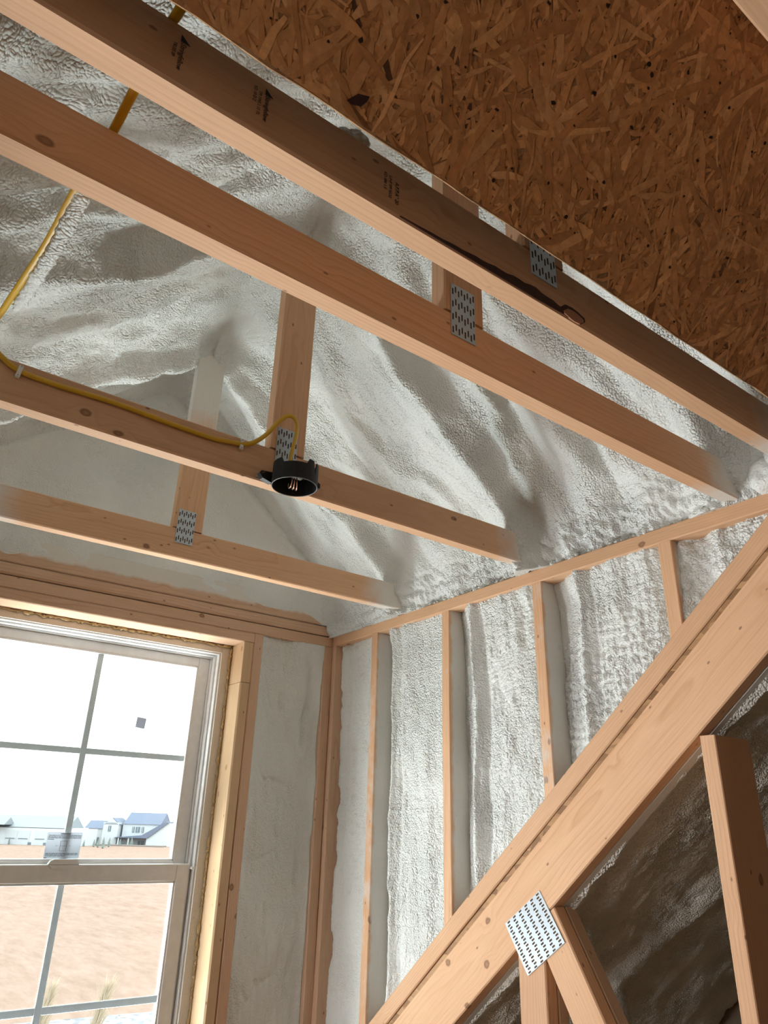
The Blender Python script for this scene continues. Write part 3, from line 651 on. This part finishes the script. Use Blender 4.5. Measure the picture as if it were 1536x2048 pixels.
# ================================================================ DORMER TRUSSES
TL = ['farthest roof truss, its bottom chord just above the window header',
      'roof truss carrying the black ceiling box and the yellow cable',
      'roof truss third from the window, its king post bare behind a steel plate',
      'nearest roof truss, inked with black stamps and showing a bark edge']
trusses = []
for i, y in enumerate(TY):
    tr_ = thing('roof_truss', TL[i], 'truss', (XC, y, H), 'dormer roof trusses'); trusses.append(tr_)
    x0_ = -.26; ln_ = XB+.088-x0_
    bc = beam('bottom_chord', tr_, (x0_, y+TK, H), X, Z, ln_, CH, TK, M_WOOD, lo=(.45, -9, -9, -9)[i], hi=(ln_-.245, ln_-.20, ln_-.20, ln_-.3)[i], r=.003, warp=.0008)
    zt = (1.55, 1.55, 1.60, 1.60)[i]
    beam('king_post', tr_, (XK+(.004, 0, 0, 0)[i], y, H+CH+.003), Z, X, zt-H-CH, CH, TK, M_WOOD, hi=(.36, .62, 9, 9)[i], r=.003)
    nail_plate(tr_, (XK+.0125, y-.0003, .741), X, Z, .0535, .106, 8, 4, .0030, .0125, (0, .003))
    if i == 3:
        # bark wane along the near lower edge and the loose knot at its end
        n = 26; V = []; Fc = []
        for k_ in range(n+1):
            f = k_/n; x_ = .395+(.700-.395)*f; hh = .0014+.0175*min(1, f/.78)**1.2*(1 if f < .82 else 1-.55*(f-.82)/.18)*(1+.10*math.sin(k_*1.9)); lo_ = 0 if f < .8 else .012*(f-.8)
            V += [(x_, y-.0012, H+.0005+lo_), (x_, y-.0014, H+hh+lo_), (x_, y-.0002, H+hh+lo_+.001), (x_, y-.0002, H+lo_)]
        for k_ in range(n):
            a = k_*4
            for (u, v) in ((0, 1), (1, 2), (2, 3), (3, 0)): Fc.append((a+u, a+v, a+4+v, a+4+u))
        Fc += [(0, 1, 2, 3), (n*4+3, n*4+2, n*4+1, n*4)]
        o = mesh('bark_edge', V, Fc, M_BARK, tr_); o['label'] = 'dark bark strip on the lower edge'
        kn = [(.022*math.cos(q*.5236)*(1+.15*math.sin(q*2.1)), .0095*math.sin(q*.5236)) for q in range(12)]
        o = ngon('loose_knot', tr_, kn, .0022, simple('knot_wood', (.42, .20, .11), .6, 0, .3, (90, .5, .002)), basis((.722, y-.0001, H+.0085), X, Z))
        kn2 = [(x_*1.28, y_*1.32) for x_, y_ in kn]
        ngon('knot_crack', tr_, kn2, .0012, M_BARK, basis((.721, y, H+.0085+.0035), X, Z))
        # grade stamps: they read downwards, across the face of the chord
        yt = y-.0006; dn = (0, 0, -1)
        def stamp(s, x_, z_, size): o_ = text('grade_stamp', tr_, s, size, (x_, yt, z_), dn, X, M_INK); o_['label'] = 'black ink stamp'
        def tri(x_, z_, s): ngon('stamp_triangle', tr_, [(0, 0), (s, 0), (s, s*1.05)], .0002, M_INK, basis((x_, yt, z_), dn, X))
        tri(.1000, .7690, .0105); stamp('Stringfellow', .1010, .7565, .0085); stamp('TRUSS 09', .0935, .7530, .0055)
        tri(.2005, .7690, .0100); stamp('Stringfellow', .2015, .7580, .0085); stamp('TPI 1995 1.15 TL', .1930, .7600, .0055); stamp('KD 10 D 2', .1870, .7640, .0055)
        stamp('A.F.P.A\u00b0 20', .3870, .7515, .0080); stamp('S-P-F SPF NO2', .3770, .7570, .0062); stamp('KD 000 1.5', .3690, .7580, .0062)

# ================================================================ MAIN ROOF TRUSS under the right wall
gt = thing('slope_truss', 'doubled sloping roof truss at lower right with a large steel nail plate', 'truss', (XB, 1.40, -.23))
cY, cW = 2.35, .1325
for k_ in (0, 1):
    xo = XB-.006+k_*.0395
    p0 = Vector((xo, .60, zroof(.60)))-NV*.0025
    # width runs along -NV (down from the sheathing)
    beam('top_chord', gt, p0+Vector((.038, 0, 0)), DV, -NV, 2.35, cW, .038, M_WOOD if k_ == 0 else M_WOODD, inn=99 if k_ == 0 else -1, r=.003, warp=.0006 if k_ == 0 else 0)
    zc = zroof(1.425)-cW/CS
    beam('vertical_web', gt, (xo+.001, 1.381+.0895, -1.70), Z, (0, -1, 0), 1.70-.2690, .0895, .0375, M_WOOD if k_ == 0 else M_WOODP, cut1=-.0060)
    dw = Vector((0, -.514, -.857)); wn = Vector((0, -.857, .514))
    st = Vector((xo+.0385, 1.4134, -.2226))
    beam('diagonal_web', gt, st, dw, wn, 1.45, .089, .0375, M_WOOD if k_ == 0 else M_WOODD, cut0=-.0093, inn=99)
o = slab('sheathing_edge', [(XB-.001, .66, zroof(.66)-.009), (XB-.001, 2.4, zroof(2.4)-.009), (XB-.001, 2.4, zroof(2.4)+.0115), (XB-.001, .66, zroof(.66)+.0115)], (.08, 0, 0), M_OSB, gt)
nail_plate(gt, (XB-.0062, 1.3841, -.1360), (0, .824, -.567), (0, -.567, -.824), .1500, .1256, 6, 18, .0100, .0038, (.0016, 0))

# knee wall post beyond the truss
pt = thing('knee_wall_post', 'upright pale stud standing under the sloping truss at right edge', 'stud', (XB, .885, -1.7))
beam('post', pt, (XB, .866, -1.72), Z, X, .1985+1.72, .140, .0352, M_WOOD, r=.002)
# foam-coated post deeper in the attic
fp = thing('foamed_post', 'foam-coated upright post deep in the dark attic at lower right', 'stud', (2.15, 1.76, -1.7))
V = []; Fc = []; ng = 40
for i in range(ng+1):
    z_ = -1.72+i*(1.60)/ng; a = .045+.006*math.sin(i*1.3); b_ = .030+.005*math.sin(i*2.1+1)
    for k_ in range(12):
        th = k_*math.pi/6; c, s = math.cos(th), math.sin(th); q = 1/max(abs(c), abs(s))**.75; V.append((2.15+a*c*q, 1.70+b_*s*q, z_))
for i in range(ng):
    for k_ in range(12): a = i*12+k_; b_ = i*12+(k_+1) % 12; Fc.append((a, b_, b_+12, a+12))
Fc += [tuple(range(11, -1, -1)), tuple(range(ng*12, ng*12+12))]
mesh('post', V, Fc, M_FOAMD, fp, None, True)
# lumber crossing overhead at the upper right corner
cb = thing('cross_beam', 'pale board crossing overhead at the upper right corner', 'board', (.8, .17, .78))
beam('board', cb, (.30, .194, .925), X, (0, -1, 0), 1.2, .10, .030, M_WOOD)

# ================================================================ CABLE, STAPLES, BOX
y2 = TY[1]
cab = thing('yellow_cable', 'yellow flat electrical cable stapled along the truss into the black box', 'cable', (.1, y2, .77))
pts = [(.098, .30, .815), (.092, .50, .7905), (.088, .555, .7905), (.082, .65, .7895), (.079, .72, .7905), (.074, .765, .7895), (.065, .83, .780), (.057, .95, .775), (.045, 1.07, .778), (.036, 1.18, .795), (.030, 1.27, .806), (.032, 1.3155, .800), (.050, 1.3185, .786), (.0927, 1.3190, .7645), (.16, 1.3190, .7615), (.272, 1.3190, .7645), (.38, 1.3190, .7605), (.478, 1.3190, .7590), (.520, 1.3185, .7640), (.553, 1.3170, .7690), (.575, 1.309, .778), (.598, 1.300, .803), (.622, 1.292, .842), (.640, 1.287, .8605), (.655, 1.284, .8595), (.6625, 1.281, .842), (.661, 1.278, .812), (.655, 1.277, .775), (.650, 1.277, .728), (.655, 1.272, .705)]
wd = [(1, 0, 0)]*6+[(1, 0, .2)]*4+[(.6, 0, .8)]*2+[(0, 0, 1)]*9+[(0, .2, 1)]*4+[(.7, .3, .4)]+[(.9, .4, 0)]*4
tube('jacket', cab, pts, .0058, .0030, M_YEL, wd)
for k_ in range(3):
    x_ = .654+.006*k_
    tube('copper_conductor', cab, [(x_, 1.272, .712), (x_+.002, 1.268, .694), (x_+.006+.002*k_, 1.282, .683), (x_+.012+.003*k_, 1.302, .690), (x_+.010, 1.300, .700)], .0014, .0014, M_COPPER, (1, 0, 0), 6)
V = []; Fc = []
rn = random.Random(5); sp = [Vector((.069, .80, .783)), Vector((.066, .87, .771)), Vector((.062, .95, .768)), Vector((.055, 1.03, .770)), Vector((.050, 1.10, .778)), Vector((.044, 1.18, .790))]
SP = []
for a, b_ in zip(sp[:-1], sp[1:]): SP += [a.lerp(b_, q/14) for q in range(14)]
for i, p in enumerate(SP):
    rr = .0085*rn.uniform(.85, 1.15)*min(1, .35+i/10, .35+(len(SP)-i)/10)
    for k_ in range(8): th = k_*math.pi/4; V.append(p+Vector((rr*1.3*math.cos(th)*rn.uniform(.9, 1.1)+.0075, 0, rr*.55*math.sin(th)*rn.uniform(.9, 1.1)+.003)))
for i in range(len(SP)-1):
    for k_ in range(8): a = i*8+k_; b_ = i*8+(k_+1) % 8; Fc.append((a, b_, b_+8, a+8))
Fc += [tuple(range(7, -1, -1)), tuple(range((len(SP)-1)*8, len(SP)*8))]
o = mesh('foam_overspray', V, Fc, M_FOAM, cab, None, True); o['label'] = 'crust of white foam on the cable'
for (x_, z_, lab, rot) in ((.0927, .7640, 'white plastic cable staple near the left picture edge', .12), (.549, .7685, 'white plastic cable staple beside the black ceiling box', .05)):
    s = thing('cable_staple', lab, 'staple', (x_, y2-.006, z_), 'cable staples on the truss')
    Mx = basis((x_, y2, z_), (math.cos(rot), 0, -math.sin(rot)), (math.sin(rot), 0, math.cos(rot)))
    # bridge over the cable with two nail ears (built with local z towards -Y)
    boxes('bridge', s, [(-.0042, -.0085, .0064, .0042, .0085, .0082), (-.0042, .0068, 0, .0042, .0115, .0082), (-.0042, -.0150, 0, .0042, -.0068, .0082)], M_CLIP, Mx, .0010)
    kn = [(.0016*math.cos(q*math.pi/4), .0016*math.sin(q*math.pi/4)) for q in range(8)]
    for q in (-.0112, .0092): ngon('nail_head', s, kn, .0092, M_STEEL, Mx @ Matrix.Translation((0, q, 0)))

BX_, BY_, BR = .6635, 1.270, .0508
jb = thing('ceiling_box', 'round black plastic electrical ceiling box on the truss chord', 'electrical box', (BX_, BY_, .68))
V = []; Fc = []; n = 48; zr, zt_ = .680, .735
def wall_top(th):
    # taller hump on the near right, lower lip where the cable enters, slot in between
    dth = (th-(-1.05)+math.pi) % (2*math.pi)-math.pi
    z_ = zt_-.004
    if abs(dth) < .10: z_ = .700
    dl = (th-(-2.1)+math.pi) % (2*math.pi)-math.pi
    if abs(dl) < .55: z_ = zt_-.017
    return z_
for i in range(n):
    th = 2*math.pi*i/n; c, s = math.cos(th), math.sin(th); zt2 = wall_top(th)
    for (r_, z_) in ((BR, zr), (BR-.0022, zr), (BR-.0030, zt2-.004), (BR-.0030, zt2), (BR-.0005, zt2), (BR, zt2-.001)):
        V.append((BX_+r_*c, BY_+r_*s, z_))
for i in range(n):
    for k_ in range(6):
        a = i*6+k_; b_ = i*6+(k_+1) % 6; j = ((i+1) % n)*6; Fc.append((a, j+k_, j+(k_+1) % 6, b_))
mesh('shell', V, Fc, M_BLACK, jb)
ngon('back_plate', jb, [((BR-.004)*math.cos(2*math.pi*i/32), (BR-.004)*math.sin(2*math.pi*i/32)) for i in range(32)], .003, M_BLACK, basis((BX_, BY_, .7175), X, Y))
rim = []
for i in range(33): th = 2*math.pi*i/32; rim.append((BX_+(BR-.0011)*math.cos(th), BY_+(BR-.0011)*math.sin(th), zr))
tube('rim', jb, rim, .0015, .0012, simple('grey_plastic_rim', (.16, .16, .165), .35), (0, 0, 1), 6, 2)  # rim a lighter grey than the black shell
ngon('nail_ear', jb, [(0, .004), (-.022, .010), (-.030, .020), (-.026, .027), (0, .030)], .014, M_BLACK, basis((BX_-BR+.008, 1.312, .683), X, Z))
tube('nail', jb, [(BX_-BR-.019, 1.322, .704), (BX_-BR-.014, 1.29, .704)], .0015, .0015, M_SLOT, (1, 0, 0), 6, 2)
boxes('data_sticker', jb, [(BX_+.008, BY_+.020, .7160, BX_+.030, BY_+.032, .7172)], simple('white_sticker', (.75, .80, .80), .5))
ngon('side_boss', jb, [(0, 0), (.008, .002), (.008, .012), (0, .016)], .010, M_BLACK, basis((BX_+BR-.004, 1.262, .684), X, Z))

# ================================================================ OUTSIDE
G = -6.0
def gp(px_, py_, z=G):
    d_ = F_+R_*((px_-768)/1425.5)-U_*((py_-1024)/1425.5); return d_*(z/d_.z)
mg, t, b = mat('dry_field'); tc = nt(t, 'ShaderNodeTexCoord')
n1 = noise(t, mapping(t, tc.outputs['Object'], (1.0, .28, 1)), 1.6, 9, .78); n2 = noise(t, tc.outputs['Object'], .03, 3)
c = ramp(t, n1, [(.30, (.165, .103, .078)), (.5, (.232, .152, .120)), (.70, (.272, .192, .160))])
c = mixc(t, ramp(t, n2, [(.35, 0), (.7, .5)]), c, (.235, .17, .135)); link(t, c, b.inputs['Base Color']); b.inputs['Roughness'].default_value = .95; b.inputs['Specular IOR Level'].default_value = .05
gr = mesh('ground', [(-150, 3.7, G), (320, 3.7, G), (320, 330, G), (-150, 330, G)], [(0, 1, 2, 3)], mg); gr['kind'] = 'structure'
a, b2 = gp(60, 2046), gp(330, 2022); dr = (b2-a).normalized(); pv = Vector((-dr.y, dr.x, 0)) if Vector((-dr.y, dr.x, 0)).y < 0 else Vector((dr.y, -dr.x, 0))
mgv, t, b = mat('pale_gravel'); tc = nt(t, 'ShaderNodeTexCoord'); v = nt(t, 'ShaderNodeTexVoronoi'); v.inputs['Scale'].default_value = 5; link(t, tc.outputs['Object'], v.inputs['Vector'])
link(t, ramp(t, v.outputs['Color'], [(.1, (.10, .10, .11)), (.5, (.23, .23, .24)), (.9, (.30, .30, .31))]), b.inputs['Base Color']); b.inputs['Roughness'].default_value = .9
q0, q1 = a-dr*20, b2+dr*30
gv = mesh('gravel_strip', [q0+Vector((0, 0, .02)), q1+Vector((0, 0, .02)), q1+pv*14+Vector((0, 0, .02)), q0+pv*14+Vector((0, 0, .02))], [(0, 1, 2, 3)], mgv); gv['kind'] = 'structure'

M_HW = simple('white_siding', (.40, .41, .43), .8); M_HR = simple('blue_grey_shingles', (.105, .122, .172), .8); M_HP = simple('pale_metal_roof', (.185, .20, .215), .6)
M_HG = simple('house_glass', (.10, .12, .14), .3); M_FIR = simple('distant_fir', (.13, .15, .135), .9); M_BROWN = simple('dry_bed', (.16, .13, .12), .9)  # firs paled and greyed, distance haze put into their colour
Sx, Sz = Vector((R_.x, R_.y, 0)).normalized(), Vector((0, 0, 1)); Sy = Sz.cross(Sx)   # house front faces -Sy
def house_frame(px_, py_):
    P_ = gp(px_, py_); dep = P_.dot(F_); return P_, 1425.5/dep
def pitched(nm, parent, M, x0_, x1_, ya, yb, ze, zr_, m, along='x', ov=.3):
    """gable roof prism; ridge along x or y"""
    if along == 'x':
        ym = (ya+yb)/2; V = [(x0_-ov, ya-ov, ze), (x1_+ov, ya-ov, ze), (x1_+ov, yb+ov, ze), (x0_-ov, yb+ov, ze), (x0_-ov, ym, zr_), (x1_+ov, ym, zr_)]
        Fc = [(0, 1, 5, 4), (2, 3, 4, 5), (1, 2, 5), (3, 0, 4), (3, 2, 1, 0)]
    else:
        xm = (x0_+x1_)/2; V = [(x0_-ov, ya-ov, ze), (x1_+ov, ya-ov, ze), (x1_+ov, yb+ov, ze), (x0_-ov, yb+ov, ze), (xm, ya-ov, zr_), (xm, yb+ov, zr_)]
        Fc = [(1, 2, 5, 4), (3, 0, 4, 5), (0, 1, 4), (2, 3, 5), (3, 2, 1, 0)]
    return mesh(nm, V, Fc, m, parent, M)
P0, k0 = house_frame(272, 1691); u = lambda px_: (px_-272)/k0; v_ = lambda py_: (1691-py_)/k0
HM = Matrix(((Sx.x, Sy.x, 0, P0.x), (Sx.y, Sy.y, 0, P0.y), (0, 0, 1, P0.z), (0, 0, 0, 1)))
hs = thing('farmhouse', 'white two-storey farmhouse with blue-grey roof across the field', 'house', P0)
boxes('wall', hs, [(u(240), 0, 0, u(318), 9, v_(1651))], M_HW, HM); pitched('roof', hs, HM, u(243), u(314), 0, 9, v_(1652), v_(1630), M_HR)
boxes('wall', hs, [(u(206), -2, 0, u(236), 5, v_(1650))], M_HW, HM); pitched('roof', hs, HM, u(206), u(236), -1.2, 6, v_(1654), v_(1641), M_HR, 'y')
mesh('gable_wall', [(u(206), -2, v_(1654)), (u(236), -2, v_(1654)), (u(221), -2, v_(1642.5)), (u(206), -1.5, v_(1654)), (u(236), -1.5, v_(1654)), (u(221), -1.5, v_(1642.5))], [(0, 1, 2), (5, 4, 3), (0, 3, 4, 1), (1, 4, 5, 2), (2, 5, 3, 0)], M_HW, hs, HM)
boxes('wall', hs, [(u(168), 1, 0, u(207), 8, v_(1662))], M_HW, HM); pitched('roof', hs, HM, u(162), u(207), 1, 8, v_(1662), v_(1647), M_HR)
boxes('wall', hs, [(u(298), -3, 0, u(352), 6, v_(1668))], M_HW, HM)
mesh('gable_wall', [(u(298), -3, v_(1668)), (u(352), -3, v_(1668)), (u(352), -3, v_(1660)), (u(338), -3, v_(1648)), (u(298), 2, v_(1668)), (u(352), 2, v_(1668)), (u(352), 2, v_(1660)), (u(338), 2, v_(1648))], [(0, 1, 2, 3), (7, 6, 5, 4), (0, 4, 5, 1), (1, 5, 6, 2), (2, 6, 7, 3), (3, 7, 4, 0)], M_HW, hs, HM)
mesh('porch_roof', [(u(340), -3.4, v_(1647)), (u(331), -3.4, v_(1647)), (u(288), -3.4, v_(1672)), (u(232), -3.4, v_(1677)), (u(300), -3.4, v_(1677)), (u(340), 2, v_(1646)), (u(331), 2, v_(1646)), (u(288), 2, v_(1671)), (u(232), 2, v_(1676)), (u(300), 2, v_(1676))], [(4, 3, 2, 1, 0), (5, 6, 7, 8, 9), (0, 1, 6, 5), (1, 2, 7, 6), (2, 3, 8, 7), (3, 4, 9, 8), (4, 0, 5, 9)], M_HR, hs, HM)
for (xa, xb_, za, zb_, yo) in ((217, 222, 1666, 1656, -2.1), (260, 264, 1667, 1657, -.1), (267, 275, 1667, 1657, -.1), (279, 283, 1667, 1657, -.1), (234, 241, 1691, 1680, -.1), (275, 287, 1691, 1682, -.1), (186, 192, 1690, 1678, .9)):
    w = boxes('window', hs, [(u(xa), yo-.05, v_(za), u(xb_), yo+.1, v_(zb_))], M_HG, HM)
    boxes('mullion', w, [(u((xa+xb_)/2)-.05, yo-.1, v_(za), u((xa+xb_)/2)+.05, yo, v_(zb_))], M_HW, HM)
boxes('porch_post', hs, [(u(242), -3.2, 0, u(242)+.3, -2.9, v_(1677))], M_HW, HM); boxes('porch_post', hs, [(u(262), -3.2, 0, u(262)+.3, -2.9, v_(1677))], M_HW, HM)
boxes('planting_bed', hs, [(u(213), -8, -.1, u(342), -4, .25)], M_BROWN, HM)
P1, k1 = house_frame(60, 1690); u1 = lambda px_: (px_-60)/k1; v1_ = lambda py_: (1690-py_)/k1
BM = Matrix(((Sx.x, Sy.x, 0, P1.x), (Sx.y, Sy.y, 0, P1.y), (0, 0, 1, P1.z), (0, 0, 0, 1)))
bn_ = thing('barn', 'long white outbuilding with pale roof left of the farmhouse', 'building', P1)
boxes('wall', bn_, [(u1(-60), 0, 0, u1(158), 10, v1_(1659))], M_HW, BM); pitched('roof', bn_, BM, u1(-60), u1(128), 0, 10, v1_(1658), v1_(1635), M_HP, 'x', .04)
pitched('porch_roof', bn_, BM, u1(-60), u1(12), -3, 2, v1_(1654), v1_(1640), M_HP, 'x', .04)
for xa in (6, 32, 66):
    dq = boxes('garage_door', bn_, [(u1(xa), -.08, 0, u1(xa+24), .05, v1_(1664))], simple('door_white', (.36, .37, .39), .6), BM)
    boxes('door_window', dq, [(u1(xa+2), -.14, v1_(1679.5), u1(xa+21), -.07, v1_(1678))], M_HG, BM)
for xa in (55, 86): boxes('window', bn_, [(u1(xa), -.15, v1_(1691), u1(xa+6), 0, v1_(1685))], M_HG, BM)
tpos = [(187, 1694, 14, 7), (195, 1695, 18, 9), (205, 1697, 20, 9), (217, 1694, 17, 8), (239, 1692, 14, 7), (262, 1692, 17, 8), (310, 1692, 17, 8), (167, 1693, 12, 6), (17, 1689, 13, 6), (298, 1692, 8, 5)]
tl = ['first fir tree from the left of the farmhouse row', 'second fir tree of the farmhouse row', 'tallest fir tree, under the small gable of the farmhouse', 'fir tree below the upper gable window of the farmhouse', 'fir tree beside the left porch post', 'fir tree in front of the porch middle', 'fir tree before the right white wall of the farmhouse', 'small fir tree between barn and farmhouse', 'small fir tree before the barn at far left', 'low shrubby fir tree by the right end of the porch']
for i, (x_, y_, hh, ww) in enumerate(tpos):
    p, kk = house_frame(x_, y_); tt = thing('fir_tree', tl[i], 'tree', p, 'young firs by the houses'); rn = random.Random(i); hh, ww = hh/kk, ww/kk
    bm = bmesh.new()
    for l in range(4):
        f = l/4; cn = bmesh.ops.create_cone(bm, cap_ends=True, segments=9, radius1=ww/2*(1-f*.75)*rn.uniform(.85, 1.1), radius2=ww*.04, depth=hh*.42)['verts']
        bmesh.ops.translate(bm, vec=(rn.uniform(-.05, .05), 0, hh*(.1+.21+f*.68)), verts=cn)
    me = bpy.data.meshes.new('foliage'); bm.to_mesh(me); bm.free(); me.materials.append(M_FIR); put(bpy.data.objects.new('foliage', me), tt, Matrix.Translation(p))
    boxes('trunk', tt, [(-.12, -.12, 0, .12, .12, hh*.2)], M_BROWN, Matrix.Translation(p))
M_PLUME = simple('pampas_plume', (.52, .42, .31), .9)
for i, (x_, y_, top) in enumerate(((92, 2064, 1968), (205, 2068, 1962))):
    base = gp(x_-45, 2200); p = base; dist = p.dot(F_); kk = 1425.5/dist
    g_ = thing('pampas_grass', ('feathery dry grass plume behind the left lower panes', 'feathery dry grass plume behind the middle lower pane')[i], 'grass', p, 'dry grass plumes outside')
    d_ = F_+R_*((x_+18-768)/1425.5)-U_*((top-1024)/1425.5); tip = d_*(dist/d_.dot(F_)); rn = random.Random(i+9)
    V = []; Fc = []
    axis = tip-p
    tube('stem', g_, [p, p.lerp(tip, .45)+Vector((-.10, 0, 0)), p.lerp(tip, .75)], .012, .012, M_PLUME, (1, 0, 0), 6, 3)
    for q in range(320):
        f = rn.uniform(.42, .92); c0 = p.lerp(tip, f)+Vector((-.12*math.sin(f*3), 0, 0)); L = .5*(1.25-f)*rn.uniform(.8, 1.9)+.22
        dd_ = (axis.normalized()+Vector((rn.gauss(.10, .22), rn.gauss(0, .22), rn.gauss(.05, .12)))).normalized(); sd = dd_.cross(F_).normalized()*.016
        e = c0+dd_*L; b0 = len(V); V += [c0-sd, c0+sd, e+Vector((.04*rn.random(), 0, -.03)), c0+F_*.008]; Fc += [(b0, b0+1, b0+2), (b0+1, b0+3, b0+2), (b0+3, b0, b0+2)]
    o = mesh('plume', V, Fc, M_PLUME, g_); o['kind'] = 'stuff'
